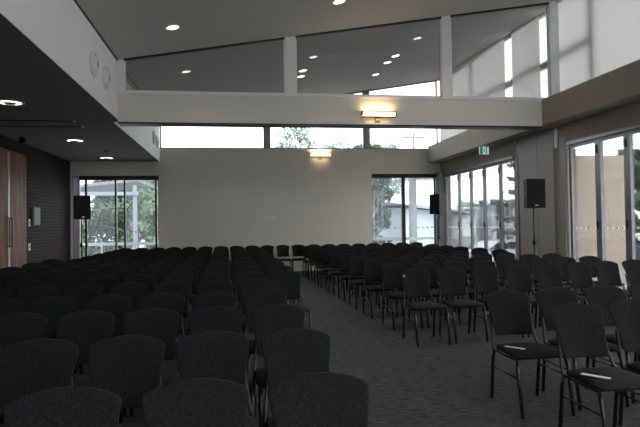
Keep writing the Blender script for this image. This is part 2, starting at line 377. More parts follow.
# upper wall: glazing bars outside, blinds inside
ub = MB()
ub.box(XR+.04, XR+.12, YF, YB+.1, 4.15, 4.22); ub.box(XR+.12, XR+.22, 10.43, YB+.1, 5.03, 5.17)
ub.box(XR+.04, XR+.12, YF, YB+.1, zc(XR)+.02, zc(XR)+.25)
yy = 10.43
for y in [-2.9, 10.35, 16.2, 18.8]:
    ub.box(XR+.12, XR+.26, y, y+.14, 4.15, zf(XR))
up = st(ub.build('window_9', M['ext_grey']), 'long high side window with its bars showing through the blinds', 'window')
box('glass_pane', M['glass'], XR+.08, XR+.086, YF, YB+.1, 4.2, zf(XR)+.02, up)
bl_lab = ['long pale blind lit from behind, on the camera side of the high glass', 'narrow pale blind between the two bright slits', 'pale blind lit from behind, beyond both bright slits']
for i, (a, b) in enumerate([(YF, 12.0), (12.34, 13.68), (14.08, YB-.02)]):
    bl = MB(); v = [bl.bm.verts.new(p) for p in [(XR+.005, a, 4.12), (XR+.005, b, 4.12), (XR+.005, b, zf(XR, b)-.02), (XR+.005, a, zf(XR, a)-.02)]]; bl.bm.faces.new(v)
    bl = tag(bl.build('roller_blind', M['blind'], recalc=False), bl_lab[i], 'blind')
    MB().tube([(XR-.03, a+.02, zf(XR, a)-.05), (XR-.03, b-.02, zf(XR, b)-.05)], .028, 10).build('roller_tube', M['white'], bl)
    MB().box(XR-.01, XR+.01, a, b, 4.115, 4.14).build('bottom_bar', M['white_alu'], bl)

# folding glass doors
dn = [3]
def foldset(y0, y1, mull, labels, zt=ZD):
    h = MB(); h.box(XR-.02, XR+.12, y0, y1, zt-.06, zt); h.box(XR-.035, XR+.12, y0, y1, zt-.075, zt-.045)
    h.box(XR-.01, XR+.12, y0, y1, 0, .02)
    dn_ = st(h.build('trim_%d' % (20+dn[0]), M['alu']), 'grey aluminium head track of the %s glass doors' % ('far' if y0 > 12 else 'nearer'), 'door track')
    for i in range(len(mull)-1):
        a, b = mull[i], mull[i+1]; s_ = .055 if y0 > 12 else .085
        f = MB(); z1 = zt-.07
        f.box(XR+.02, XR+.08, a+.003, a+s_, .02, z1); f.box(XR+.02, XR+.08, b-s_, b-.003, .02, z1)
        f.box(XR+.02, XR+.08, a+s_, b-s_, .02, .13); f.box(XR+.02, XR+.08, a+s_, b-s_, z1-.07, z1)
        d = st(f.build('door_%d' % dn[0], M['alu']), labels[i], 'door'); dn[0] += 1
        box('glass_pane', M['glass'], XR+.045, XR+.053, a+s_, b-s_, .13, z1-.07, d)
        for k in range(int((b-a-2*s_)/.16)):
            MB().lathe([(.02, 0), (.02, .002)], (XR+.043, a+s_+.1+k*.16, 1.36), 'x', 10).build('safety_dot', M['white'], d)
        MB().box(XR-.0, XR+.02, a+.01, a+.05, zt-.35, zt-.2).build('hinge', M['dark_alu'], d)
        MB().box(XR-.0, XR+.02, a+.01, a+.05, 1.35, 1.5).build('hinge', M['dark_alu'], d)
        if i % 2 == 0:
            MB().tube([(XR+.02, b-.03, 1.05), (XR-.03, b-.03, 1.05), (XR-.03, b-.10, 1.05)], .009).build('door_handle', M['dark_alu'], d)
foldset(D1[0], D1[1], [13.68, 14.54, 15.54, 16.48, 17.41, 18.54],
        ['glass folding door leaf next to the grey wall panels', 'second glass folding door leaf from the grey wall panels, in the far set', 'middle glass folding door leaf of the far set', 'glass folding door leaf below the corner speaker, one short of the corner', 'glass folding door leaf in the corner by the end wall'])
m2 = [2.62+ (11.15-2.62)/10*k for k in range(11)]
m2 = [2.7, 3.6, 4.45, 5.3, 6.1, 6.95, 7.8, 8.62, 9.48, 10.33, 11.3]
foldset(D2[0], D2[1], m2, ['glass folding door leaf, %s counted from the camera end' % k for k in ('first', 'second', 'third', 'fourth', 'fifth', 'sixth', 'seventh')] + ['glass folding door leaf at the frame edge with trees behind', 'glass folding door leaf with beige wall behind, nearer the frame edge', 'glass folding door leaf with beige wall behind, by the grey jamb'])

# ------------------------------------------------------------ fittings
def downlight(x, y, z, r, tilt, label, group, energy):
    big = r > .15
    t = empty('downlight', (x, y, z), 0, label, 'ceiling light', group); t.rotation_euler = (0, tilt, 0)
    MB().lathe([(r*1.28, -.001), (r*1.28, -.010), (r*1.0, -.014), (r*.97, -.001)], n=28, capends=False).build('trim_ring', M['white_alu'], t, True)
    MB().lathe([(r*.98, -.003), (r*.98, -.009), (r*.6, -.013)], n=28).build('lamp', M['lamp'], t, False)
    if big: MB().lathe([(r*.62, -.012), (r*.60, -.022), (r*.3, -.026)], n=28).build('centre_disc', M['brass'], t, False)
    l = bpy.data.lights.new('lamp_light', 'SPOT'); l.energy = energy; l.color = (1, .84, .64); l.spot_size = 2.0; l.spot_blend = .8; l.shadow_soft_size = .06
    lo = bpy.data.objects.new('lamp_light', l); COL.objects.link(lo); lo.location = (0, 0, -.05); lo.parent = t
ta = -math.atan(.165)
hl = [(-1.02, 10.12, 'round downlight in front of the high glass, nearer the pale bulkhead'), (1.84, 9.88, 'round downlight in front of the high glass at the top of the picture'),
      (1.76, 14.65, 'upper of two close round downlights behind the middle high glass'), (1.78, 15.3, 'lower of two close round downlights behind the middle high glass'),
      (4.15, 14.45, 'upper of two close round downlights by the post over the beam sconce'), (4.11, 15.1, 'lower of two close round downlights by the post over the beam sconce'),
      (4.13, 16.5, 'smallest round downlight, just above the sky seen through the glass'), (4.22, 10.25, 'round downlight above the picture edge, mirrored beside the post over the beam sconce')]
for x, y, lab in hl: downlight(x, y, zf(x, y), .10, ta, lab, 'downlights in the high ceiling', 14)
for x, y, lab in [(-3.62, 10.08, 'large round light in the low dark ceiling, cut by the frame edge'), (-3.72, 14.35, 'large round light in the low dark ceiling, middle of three'), (-3.75, 17.9, 'large round light in the low dark ceiling, nearest the end window')]:
    downlight(x, y, ZS, .17, 0, lab, 'round lights in the low ceiling', 16)
def sconce(x, y, z, label):
    t = empty('wall_sconce', (x, y, z), 0, label, 'wall light', 'long wall lights')
    MB().box(-.05, .05, -.04, 0, -.13, -.05, .004).build('wall_bracket', M['brass'], t)
    MB().box(-.36, .36, -.16, -.148, -.03, .055, .002).box(-.36, -.348, -.16, -.02, -.03, .055).box(.348, .36, -.16, -.02, -.03, .055).box(-.36, .36, -.16, -.02, -.062, -.05).build('frame', M['brass'], t)
    MB().box(-.33, .33, -.17, -.05, -.045, .035, .01).build('diffuser', M['sconce_lamp'], t)
    l = bpy.data.lights.new('lamp_light', 'AREA'); l.shape = 'RECTANGLE'; l.size = .6; l.size_y = .08; l.energy = 1.1; l.color = (1, .72, .40)
    lo = bpy.data.objects.new('lamp_light', l); COL.objects.link(lo); lo.parent = t; lo.location = (0, -.09, .07); lo.rotation_euler = (PI, 0, 0)
    l2 = bpy.data.lights.new('lamp_light', 'AREA'); l2.shape = 'RECTANGLE'; l2.size = .5; l2.size_y = .06; l2.energy = .35; l2.color = (1, .72, .40)
    lo = bpy.data.objects.new('lamp_light', l2); COL.objects.link(lo); lo.parent = t; lo.location = (0, -.09, -.08); lo.rotation_euler = (0, 0, 0)
sconce(2.90, YP, 3.72, 'long wall light glowing on the broad beam')
sconce(2.80, YB, 3.80, 'long wall light glowing on the end wall')
def diffuser(x, y, z, label, grp='round air diffusers'):
    t = empty('air_diffuser', (x, y, z), 0, label, 'air vent', grp); t.scale = (.86, .86, .86)
    MB().lathe([(.235, 0), (.235, .03), (.21, .05), (.17, .015)], axis='x', n=36, capends=False).build('outer_ring', M['vent'], t)
    MB().lathe([(.16, .0), (.15, .05), (.10, .085), (.078, .09), (.076, .05)], axis='x', n=36, capends=False).build('nozzle_ring', M['vent'], t)
    MB().lathe([(.077, .05), (.0765, .07)], axis='x', n=28).build('throat', M['plastic'], t)
diffuser(XBL+.002, 9.57, 4.10, 'round white air diffuser on the bulkhead, nearer the camera')
diffuser(XBL+.002, 10.43, 4.10, 'round white air diffuser on the bulkhead, nearer the broad beam')
diffuser(XBF+.003, 17.45, 4.12, 'small looking round diffuser beyond the beam, upper one')
diffuser(XBF+.003, 18.15, 4.12, 'small looking round diffuser beyond the beam, next to the high window')
for y, x1, lab in [(11.78, -3.08, 'black slot diffuser in the low ceiling, nearer the camera'), (12.42, -3.08, 'black slot diffuser in the low ceiling, beyond its twin')]:
    t = box('slot_diffuser', M['dark_alu'], XL+.05, x1, y-.05, y+.05, ZS-.012, ZS); tag(t, lab, 'air vent', 'slot diffusers')
    box('end_cap', M['white_alu'], x1, x1+.04, y-.05, y+.05, ZS-.012, ZS, t)
t = empty('motion_sensor', (-4.72, 13.85, ZS), 0, 'small black sensor box under the low ceiling above the timber doors', 'sensor')
MB().box(-.06, .06, -.05, .05, -.13, -.02, .01).build('body', M['plastic'], t); MB().lathe([(.015, -.02), (.015, 0)], n=8).build('mount', M['plastic'], t)
t = empty('smoke_detector', (-3.4, 16.2, ZS), 0, 'small round detector on the low ceiling between two lights', 'detector')
MB().lathe([(.06, 0), (.055, -.03), (.03, -.045)], n=20).build('body', M['gpanel'], t, True)
# switches on the lining
for z, lab in [(1.66, 'white switch plate on the dark lining beside the timber door, upper'), (1.06, 'white switch plate on the dark lining beside the timber door, lower')]:
    t = box('switch_plate', M['white'], XL, XL+.012, 15.2, 15.32, z-.09, z+.09, bev=.003); tag(t, lab, 'switch'); box('switch_rocker', M['gpanel'], XL+.012, XL+.017, 15.24, 15.28, z-.03, z+.03, t)
t = box('control_panel', M['gpanel'], XL, XL+.05, 15.45, 15.95, 1.60, 2.05, bev=.008); tag(t, 'grey control panel on the dark slotted lining', 'control panel'); box('panel_door', M['gpanel'], XL+.05, XL+.056, 15.48, 15.92, 1.63, 2.02, t)
for x, lab in [(1.03-.08, 'white outlet plate on the end wall, on the timber door side of its twin'), (1.19, 'white outlet plate on the end wall, on the glass door side of its twin')]:
    t = box('wall_outlet', M['white'], x, x+.13, YB-.01, YB, 1.70, 1.78, bev=.002); tag(t, lab, 'outlet'); box('socket', M['gpanel'], x+.05, x+.08, YB-.012, YB-.01, 1.73, 1.75, t)
# exit sign, projecting from the side wall
t = empty('exit_sign', (6.62, 14.7, 3.47), 0, 'green and white exit sign hanging over the far glass doors', 'exit sign'); t.scale = (.78, .78, .78)
MB().box(-.17, .17, -.02, .02, -.19, .07, .004).build('case', M['exit_white'], t)
MB().box(-.165, -.055, -.026, -.02, -.185, .065).box(.06, .10, -.026, -.02, -.185, .065).build('green_panel', M['green'], t)
rm = MB(); rm.lathe([(.016, 0), (.016, .004)], (.01, -.030, .025), 'y', 12)
rm.tube([(.005, -.026, 0), (-.01, -.026, -.06), (-.04, -.026, -.10), (-.045, -.026, -.15)], .009, 6); rm.tube([(-.01, -.026, -.06), (.025, -.026, -.10), (.04, -.026, -.14)], .009, 6); rm.tube([(.0, -.026, -.015), (.035, -.026, -.045)], .007, 6); rm.tube([(.0, -.026, -.015), (-.03, -.026, -.04)], .007, 6)
rm.build('running_figure', M['green'], t)
MB().tube([(.0, 0, .07), (.0, 0, .13)], .01, 6).build('hanger', M['white'], t)

# ------------------------------------------------------------ speakers
def speaker(x, y, ztop, rz, lab, slab, cable=False):
    h = .60; z0 = ztop-h
    s = empty('speaker_stand', (x, y, 0), rz, slab, 'speaker stand', 'speaker stands')
    MB().tube([(0, 0, .10), (0, 0, 1.1)], .019, 12).build('lower_pole', M['black_metal'], s, True)
    MB().tube([(0, 0, 1.05), (0, 0, z0)], .014, 12).build('upper_pole', M['black_metal'], s, True)
    MB().lathe([(.03, 1.02), (.033, 1.06), (.028, 1.12)], n=16).build('collar', M['plastic'], s, True)
    MB().tube([(.02, 0, 1.06), (.06, 0, 1.06)], .012, 8).build('knob', M['plastic'], s)
    MB().lathe([(.028, .55), (.03, .59), (.028, .63)], n=16).build('slider', M['plastic'], s, True)
    for k in range(3):
        a = 2*PI*k/3+.5; c_, s_ = math.cos(a), math.sin(a)
        leg = MB().tube([(.03*c_, .03*s_, .59), (.44*c_, .44*s_, .02)], .011, 8).build('leg', M['black_metal'], s)
        MB().tube([(.01*c_, .01*s_, .22), (.25*c_, .25*s_, .285)], .007, 6).build('brace', M['black_metal'], leg)
        MB().lathe([(.018, 0), (.018, .03)], (.44*c_, .44*s_, 0), n=10).build('foot', M['plastic'], leg)
    p = empty('loudspeaker', (x, y, z0), rz, lab, 'loudspeaker', 'loudspeakers on stands')
    w = .19
    MB().poly_prism([(-w, -.17, 0), (w, -.17, 0), (w*.72, .17, 0), (-w*.72, .17, 0)], (0, 0, h)).build('cabinet', M['plastic'], p)
    gb = MB().box(-w+.015, w-.015, -.182, -.17, .03, h-.03, .005).build('grille', M['grille'], p)
    MB().box(-.03, .03, -.185, -.182, .05, .065).build('badge', M['chrome'], p)
    MB().box(-w*.86-.012, -w*.86+.006, -.05, .05, .28, .33, .006).build('side_handle', M['black_metal'], p)
    MB().box(w*.86-.006, w*.86+.012, -.05, .05, .28, .33, .006).build('side_handle', M['black_metal'], p)
    if cable:
        c = MB().tube([(-.06, -.02+.18, .1), (-.12, .2, -.05), (-.16, .14, -.17), (-.10, .08, -.25), (-.06, .05, -.40), (-.05, .04, -.55)], .008, 6).build('power_cable', M['plastic'], p, True)
    return p
speaker(6.15, 11.3, 2.38, math.radians(-8), 'largest loudspeaker, black, on a pole before the grey wall panels', 'black tripod stand carrying the largest loudspeaker')
speaker(6.07, 16.8, 2.37, math.radians(-60), 'black loudspeaker in the corner by the end-wall window and glass doors', 'black tripod stand in the corner by the glass doors', True)
speaker(-3.88, 15.5, 2.33, math.radians(30), 'black loudspeaker in front of the window on the timber door side', 'black tripod stand before the timber-side window')

# ------------------------------------------------------------ chair
def pad(P_, T_, nu=14, nv=14, n=7, e=3.0):
    bm = bmesh.new(); g = {}
    for side in (1, -1):
        for i in range(nu+1):
            for j in range(nv+1):
                u = math.sin((i/nu-.5)*PI); v = math.sin((j/nv-.5)*PI)
                if i in (0, nu) or j in (0, nv):
                    if side == -1: g[(side, i, j)] = g[(1, i, j)]; continue
                mm = max(abs(u), abs(v)); s_ = (abs(u)**n+abs(v)**n)**(1/n)
                k = mm/s_ if s_ > 1e-6 else 1
                th = math.sqrt(max(0, 1-mm**e))
                g[(side, i, j)] = bm.verts.new(P_(u*k, v*k, side*th))
    for side in (1, -1):
        for i in range(nu):
            for j in range(nv):
                q = [g[(side, i, j)], g[(side, i+1, j)], g[(side, i+1, j+1)], g[(side, i, j+1)]]
                bm.faces.new(q if side == 1 else q[::-1])
    return bm
def backP(u, v, t):
    tt = (v+1)/2
    z = .528+tt*.322+ .046*(1-u*u)*max(0, v)
    hw = .170+.044*tt**1.7
    x = u*hw
    y = .235+.135*tt**1.1 - .036*(u*u) + .03 - .016*(1 if t < 0 else 1)*t
    return (x, y, z)
def seatP(u, v, t):
    x = u*(.218-.010*v)
    y = -.03+v*.235
    z = .450+ (t*.036 if t > 0 else t*.030) + .006*(1-u*u) - (.018*max(0, -v-.6) if t > 0 else 0)
    return (x, y, z)
def mesh_obj(name, bm, m, parent, smooth=True):
    b = MB(); b.bm.free(); b.bm = bm; return b.build(name, m, parent, smooth)
TR = .0145
def make_chair():
    r = empty('banquet_chair', (0, 0, 0))
    mesh_obj('seat', pad(seatP, None), M['fabric'], r)
    mesh_obj('backrest', pad(backP, None, 14, 12, 15), M['fabric'], r)
    for s in (-1, 1):
        MB().tube([(s*.203, -.205, .42), (s*.209, -.235, .37), (s*.207, -.300, .0)], TR, 8).build('leg', M['black_metal'], r, True)
        MB().tube([(s*.203, .185, .42), (s*.209, .205, .36), (s*.207, .250, .0)], TR, 8).build('leg', M['black_metal'], r, True)
        MB().tube([(s*.2105, -.247, .285), (s*.2105, .216, .285)], .007, 6).build('stretcher', M['black_metal'], r, True)
        MB().tube([(s*.205, -.20, .425), (s*.210, 0, .425), (s*.208, .20, .43), (s*.196, .232, .48), (s*.186, .262, .55), (s*.176, .300, .62), (s*.172, .325, .68)], .010, 8).build('side_frame', M['steel_edge'], r, True)
    for yy in (-.18, .17): MB().tube([(-.205, yy, .425), (.205, yy, .425)], .009, 6).build('cross_rail', M['black_metal'], r, True)
    return r
proto = make_chair(); pk = list(proto.children); used = [False]
ORD = ['', 'first', 'second', 'third', 'fourth', 'fifth', 'sixth', 'seventh', 'eighth', 'ninth', 'tenth', 'eleventh', 'twelfth', 'thirteenth', 'fourteenth', 'fifteenth']
def chair(x, y, rz, label, group):
    # y = where the top of the backrest stands
    if not used[0]: r = proto; used[0] = True
    else:
        r = proto.copy(); COL.objects.link(r)
        for k in pk:
            c = k.copy(); COL.objects.link(c); c.parent = r
    a = rz; ox, oy = .36*math.sin(a), -.36*math.cos(a)
    r.location = (x+ox, y+oy, 0); r.rotation_euler = (0, 0, a)
    tag(r, label, 'chair', group)
    return r
def visible(x, y):
    for z in (.9, .6):
        for dx in (-.2, .2):
            q = proj((x+dx, y, z))
            if q and -2 < q[0] < 642 and -2 < q[1] < 425: return True
    return False
rnd = random.Random(3)
LR = [2.34, 3.38, 4.47, 5.49, 6.66, 7.74, 8.93, 10.05, 11.17, 12.28, 13.40, 14.55, 15.7, 16.85, 18.02]
chairs = {}
for ri, Y in enumerate(LR):
    x_first = [.335, .345, .324, .276, .24, .195, .185, .17, .16, .145, .13, .115, .10, .085, .045][ri]; pit = .487 if ri == 0 else .470
    cols = list(range(0, 9))
    if ri >= 5: cols = [-1]+cols
    if ri == len(LR)-1: cols = [-2]+cols
    for ci, c in enumerate(cols):
        x = x_first-c*pit
        if x < -3.62: continue
        if not visible(x, Y): continue
        j = rnd.uniform(-.02, .02)
        chairs[('L', ri, ci)] = chair(x-.008+rnd.uniform(-.003, .003), Y+j+.01*(x), math.radians(4+rnd.uniform(-.7, .7)),
              'charcoal padded chair, timber-door side, %s row from the front, %s seat from the aisle' % (ORD[ri+1], ORD[ci+1]), 'chairs on the timber door side')
RR = [(3.95, 2.455, .525), (4.84, 2.36, .525), (7.51, 2.37, .525), (8.62, 2.38, .525), (9.66, 2.31, .52), (10.7, 2.28, .52), (11.8, 2.27, .51), (12.85, 2.25, .51), (13.8, 2.22, .50), (14.8, 2.2, .50), (15.85, 2.17, .50), (16.9, 2.14, .50), (17.95, 2.42, .485)]
for ri, (Y, X0, p) in enumerate(RR):
    for c in range(8 if ri < 3 else 8):
        x = X0+c*p
        sl = .17 if ri < 5 else .12
        if ri == len(RR)-1: sl = .07
        y = Y+sl*(x-X0)
        if x > 6.3 or y > 18.45 or not visible(x, y): continue
        if math.hypot(x-6.21, y-.25-11.3) < .60 or math.hypot(x-6.02, y-.25-16.8) < .60: continue
        chairs[('R', ri, c)] = chair(x, y+rnd.uniform(-.02, .02), math.radians((0 if ri < 2 else 2)+rnd.uniform(-.7, .7)),
              'charcoal padded chair, glass-door side, %s row from the front, %s seat from the aisle' % (ORD[ri+1], ORD[c+1]), 'chairs on the glass door side')
chair(1.455, 18.05, math.radians(2), 'charcoal padded chair at the far end of the aisle, beside the timber-side block', 'chairs closing the far end of the aisle')
chair(1.945, 18.08, math.radians(-2), 'charcoal padded chair at the far end of the aisle, beside the glass-side block', 'chairs closing the far end of the aisle')

# small things on chairs
def on_seat(key, lx, ly, w, d, rz, name, label, cat):
    r = chairs.get(key)
    if not r: return
    R_ = Matrix.Translation(r.location) @ Matrix.Rotation(r.rotation_euler.z, 4, 'Z')
    p = R_ @ Vector((lx, ly, .4935))
    t = MB().box(-w/2, w/2, -d/2, d/2, 0, .003).build(name, M['paper'])
    t.location = p; t.rotation_euler = (0, 0, r.rotation_euler.z+rz); tag(t, label, cat)
on_seat(('R', 1, 0), -.155, -.085, .038, .17, .62, 'folded_leaflet', 'narrow white folded leaflet on the nearest-aisle chair of the second glass-side row', 'leaflet')
on_seat(('R', 0, 0), -.155, -.10, .038, .18, .62, 'folded_leaflet', 'narrow white folded leaflet on the nearest chair at the glass side', 'leaflet')
r = chairs.get(('R', 2, 0))
if r:
    tg = MB().box(-.196, -.180, .235, .240, .80, .825).build('number_tag', M['paper'], r)

# ------------------------------------------------------------ outside
st(box('ground', M['paving'], -90, 140, -60, 160, -1.1, -.85), 'pale ground outside the windows', 'ground')
st(box('ground_terrace', M['paving'], XR+.2, 12.5, -6, 24, -.85, -.05), 'pale terrace outside the glass doors', 'terrace')
st(box('ground_path', M['paving'], -10, 9, YB+.22, 26, -.85, -.22), 'pale paving outside the end wall', 'paving')
st(box('wall_exterior', M['beige'], XR+.25, 9.75, 13.1, 13.35, -.05, 3.10), 'beige block wall outside the nearer glass doors', 'wall')
st(box('ceiling_eave', M['eave'], XR+.2, 8.5, -6, 24, 3.35, 3.5), 'eave lining outside the glass doors', 'eave')
def leafball(bm, c, r, n, size, rr, flat=1.0):
    for _ in range(n):
        d = Vector((rr.gauss(0, 1), rr.gauss(0, 1), rr.gauss(0, 1))).normalized()
        p = Vector(c)+Vector((d.x*r, d.y*r, d.z*r*flat))*(rr.random()**.4)
        a = Vector((rr.gauss(0, 1), rr.gauss(0, 1), rr.gauss(0, 1))).normalized(); b = a.cross(d)
        if b.length < .01: continue
        b.normalize(); s_ = size*rr.uniform(.6, 1.3)
        bm.faces.new([bm.verts.new(p+a*s_), bm.verts.new(p+b*s_*.45), bm.verts.new(p-a*s_), bm.verts.new(p-b*s_*.45)])
def tree(x, y, h, r, clumps, seed, m, label, name='leafy_tree', base=.3, nl=240, ls=.16, grp='trees outside', flat=.8):
    rr = random.Random(seed)
    h += .6; t = empty(name, (x, y, -.85), 0, label, 'tree', grp)
    tr = MB(); tr.tube([(0, 0, 0), (.08, .03, h*.35), (-.04, .05, h*.6), (0, 0, h*.9)], [r*.09+.04, r*.07+.03, r*.04+.02, .02], 8)
    cr = bmesh.new()
    for k in range(clumps):
        a = rr.random()*2*PI; q = r*math.sqrt(rr.random())*.85; z = h*(base+(1-base)*rr.random())
        q *= (1.1-.7*((z/h-base)/(1-base))**2)
        c = (q*math.cos(a), q*math.sin(a), z)
        tr.tube([(0, 0, z*.75), c], [.03+r*.012, .01], 5)
        leafball(cr, c, r*rr.uniform(.22, .36), nl, ls, rr, flat)
    tr.build('trunk', M['bark'], t, True)
    b = MB(); b.bm.free(); b.bm = cr; b.build('foliage', m, t, recalc=False)
def bush(x, y, w, h, seed, m, label):
    rr = random.Random(seed)
    t = empty('shrub', (x, y, -.85), 0, label, 'shrub', 'shrubs outside')
    cr = bmesh.new(); stm = MB()
    for k in range(9):
        c = (rr.uniform(-w, w), rr.uniform(-.4, .4), rr.uniform(.3, .85)*h); stm.tube([(c[0]*.3, 0, 0), c], .015, 5)
        leafball(cr, c, h*.35, 150, .08, rr)
    stm.build('stems', M['bark'], t); b = MB(); b.bm.free(); b.bm = cr; b.build('foliage', m, t, recalc=False)
# behind the timber-side window
tree(-9.0, 30, 5.6, 2.2, 40, 11, M['leaf_a'], 'dense green tree filling the outer part of the timber-side window', base=.05, nl=380)
tree(-6.2, 35.5, 5.2, 2.7, 40, 12, M['leaf_b'], 'dense green tree behind the verandah post', base=.05, nl=380)
tree(-3.6, 30.0, 4.4, 2.0, 36, 13, M['leaf_a'], 'green tree at the inner edge of the timber-side window', base=.05, nl=380)
def hedge(x0, x1, y, h, seed, m, label):
    rr = random.Random(seed); t = empty('hedge', ((x0+x1)/2, y, -.85), 0, label, 'hedge'); cr = bmesh.new(); stm = MB(); w_ = (x1-x0)/2
    k = -w_
    while k < w_:
        stm.tube([(k, 0, 0), (k+.1, 0, h*.8)], [.05, .02], 5)
        for z in (.3, .6, .9): leafball(cr, (k+rr.uniform(-.2, .2), rr.uniform(-.3, .3), h*z+rr.uniform(-.2, .2)), .75, 170, .16, rr)
        k += .55
    stm.build('stems', M['bark'], t); b = MB(); b.bm.free(); b.bm = cr; b.build('foliage', m, t, recalc=False)
hedge(-14, -3.5, 40, 3.6, 77, M['leaf_b'], 'tall dark hedge behind the trees outside the timber-side window')
# behind the clerestory
tree(3.6, 34, 8.0, 2.2, 22, 14, M['leaf_c'], 'sparse spiky tree showing in the middle high window', base=.55, nl=110, ls=.14)
tree(10.3, 54, 9.6, 3.4, 34, 15, M['leaf_c'], 'round treetop showing low in the middle high window', base=.5, nl=150)
tree(15.4, 57, 9.8, 2.5, 22, 16, M['leaf_c'], 'treetop showing low in the high window by the sconce', base=.55, nl=120)
tree(5.45, 23.2, 5.0, 1.05, 60, 17, M['leaf_b'], 'dark grey-green tree in the corner window by the glass doors', base=.15, nl=220, ls=.10)
# behind side doors
tree(38.5, 90, 5.0, 5.0, 24, 18, M['leaf_c'], 'distant tree beyond the white building', base=.3)
tree(19.2, 24.9, 6.0, 1.8, 26, 19, M['leaf_a'], 'green tree at the frame edge behind the nearer glass doors', base=.25)
tree(16.3, 21.0, 4.0, 1.2, 26, 20, M['leaf_b'], 'lower green tree at the frame edge behind the nearer glass doors', base=.2)
def pine(x, y, h, label):
    rr = random.Random(5); t = empty('norfolk_pine', (x, y, -.85), 0, label, 'tree', 'trees outside')
    tr = MB(); tr.tube([(0, 0, 0), (0, 0, h)], [.22, .03], 8); cr = bmesh.new()
    k = 0; z = h*.25
    while z < h*.97:
        L = (h-z)*.24+.2
        for q in range(6):
            a = q*PI/3+k*.5; e = Vector((math.cos(a)*L, math.sin(a)*L, z+L*.18)); tr.tube([(0, 0, z), e], [.035, .008], 4)
            for s_ in range(int(L*14)):
                f = .15+.85*rr.random(); p = Vector((e.x*f, e.y*f, z+L*.18*f)); leafball(cr, p, .16, 7, .13, rr, .5)
        z += .75; k += 1
    tr.build('trunk', M['bark'], t, True); b = MB(); b.bm.free(); b.bm = cr; b.build('foliage', M['leaf_b'], t, recalc=False)
pine(15.5, 30, 6.6, 'tiered pine tree standing beyond the far glass doors')
for i, (x, y) in enumerate([(12.2, 30.2), (14.3, 31.0), (16.2, 32.0), (9.5, 25.9)]):
    bush(x, y, .7, 1.0, 40+i, [M['leaf_b'], M['leaf_c']][i % 2], ['low shrub outside the glass doors against the white wall', 'low shrub beside the silver car', 'low shrub behind the silver car', 'low shrub seen next to the corner post'][i])
# verandah behind the timber-side window
v = empty('verandah', (-5.1, 23.5, 0), 0, 'grey verandah with pale roof and post outside the timber-side window', 'verandah')
MB().poly_prism([(-2.2, -.8, 2.88), (1.45, -.8, 3.25), (1.45, -.8, 3.35), (-2.2, -.8, 3.0)], (0, 3.6, 0)).poly_prism([(1.45, -.8, 3.25), (2.8, -.8, 2.70), (2.8, -.8, 2.82), (1.45, -.8, 3.35)], (0, 3.6, 0)).build('roof', M['roofing'], v)
MB().box(-2.2, 1.5, -.85, -.75, 2.72, 2.86).build('fascia', M['ext_grey'], v)
for xx, yy in [(1.35, -.7), (-2.0, -.7)]: MB().box(xx-.07, xx+.07, yy-.07, yy+.07, -.22, 3.1).build('post', M['pgrey'], v)
t = empty('power_pole', (20.2, 64, -.85), 0, 'thin power pole with crossarm seen in the high window near the glass doors', 'power pole')
MB().tube([(0, 0, 0), (.15, 0, 12.9)], [.24, .15], 8).build('pole', M['bark'], t, True)
MB().box(-1.3, 1.5, -.08, .08, 12.1, 12.3).build('crossarm', M['bark'], t)
for q in (-1.1, -.4, .7, 1.3): MB().tube([(q, 0, 12.3), (q, 0, 12.6)], .06, 6).build('insulator', M['white'], t)
# hand rails outside end windows
for i, (a, b) in enumerate([(-6.8, -2.2), (4.3, 8.9)]):
    t = empty('handrail', (0, 20.6, 0), 0, ['white handrail outside the timber-side window', 'white handrail outside the corner window'][i], 'handrail')
    MB().box(a, b, -.03, .03, .90, 1.0).build('top_rail', M['white_paint'], t)
    k = 0
    while a+k*1.15 <= b: MB().box(a+k*1.15-.025, a+k*1.15+.025, -.025, .025, -.22, .9).build('post', M['white_paint'], t); k += 1
t = box('grey_post', M['ext_grey'], 6.95, 7.2, 22.4, 22.65, -.22, 4.2); tag(t, 'thick grey post outside the corner window', 'post')
# white building beyond the glass doors
b = empty('white_building', (7.3, 24.6, 0), math.atan2(39.4, 21.7), 'long white building with low roof outside the glass doors', 'building')
MB().box(0, 42, .0, 6, -.85, 2.2).build('wall', M['white_paint'], b)
MB().poly_prism([(-.3, -.5, 2.3), (-.3, 6.5, 2.3), (-.3, 3, 2.75)], (43, 0, 0)).build('roof', M['roofing'], b)
MB().box(-.3, 42.5, -.56, -.44, 2.2, 2.34).build('gutter', M['ext_grey'], b)
MB().box(0, 42, -.02, 0, -.85, .35).build('plinth', M['ext_grey'], b)
b = empty('glazed_house', (18.9, 35.2, -.2), 0, 'pale house with large gridded windows beyond the far glass doors', 'building')
MB().box(-2.6, 3.5, 0, 2.6, -.65, 3.0).build('wall', M['white_paint'], b)
MB().poly_prism([(-3.0, -.5, 3.0), (4.2, -.5, 3.0), (4.2, -.5, 3.15), (-3.0, -.5, 3.15)], (0, 3.4, 0)).build('roof', M['roofing'], b)
for i, x in enumerate([-2.3, -.9, .5, 2.0]):
    for z in (.1, 1.6):
        w = MB().box(x, x+1.1, -.04, -.01, z, z+1.2).build('window', M['carglass'], b)
        MB().box(x-.04, x+1.14, -.07, -.04, z+1.3, z+1.36).box(x+.52, x+.58, -.07, -.04, z, z+1.3).box(x-.04, x+1.14, -.07, -.04, z-.06, z).build('window_frame', M['white_paint'], w)
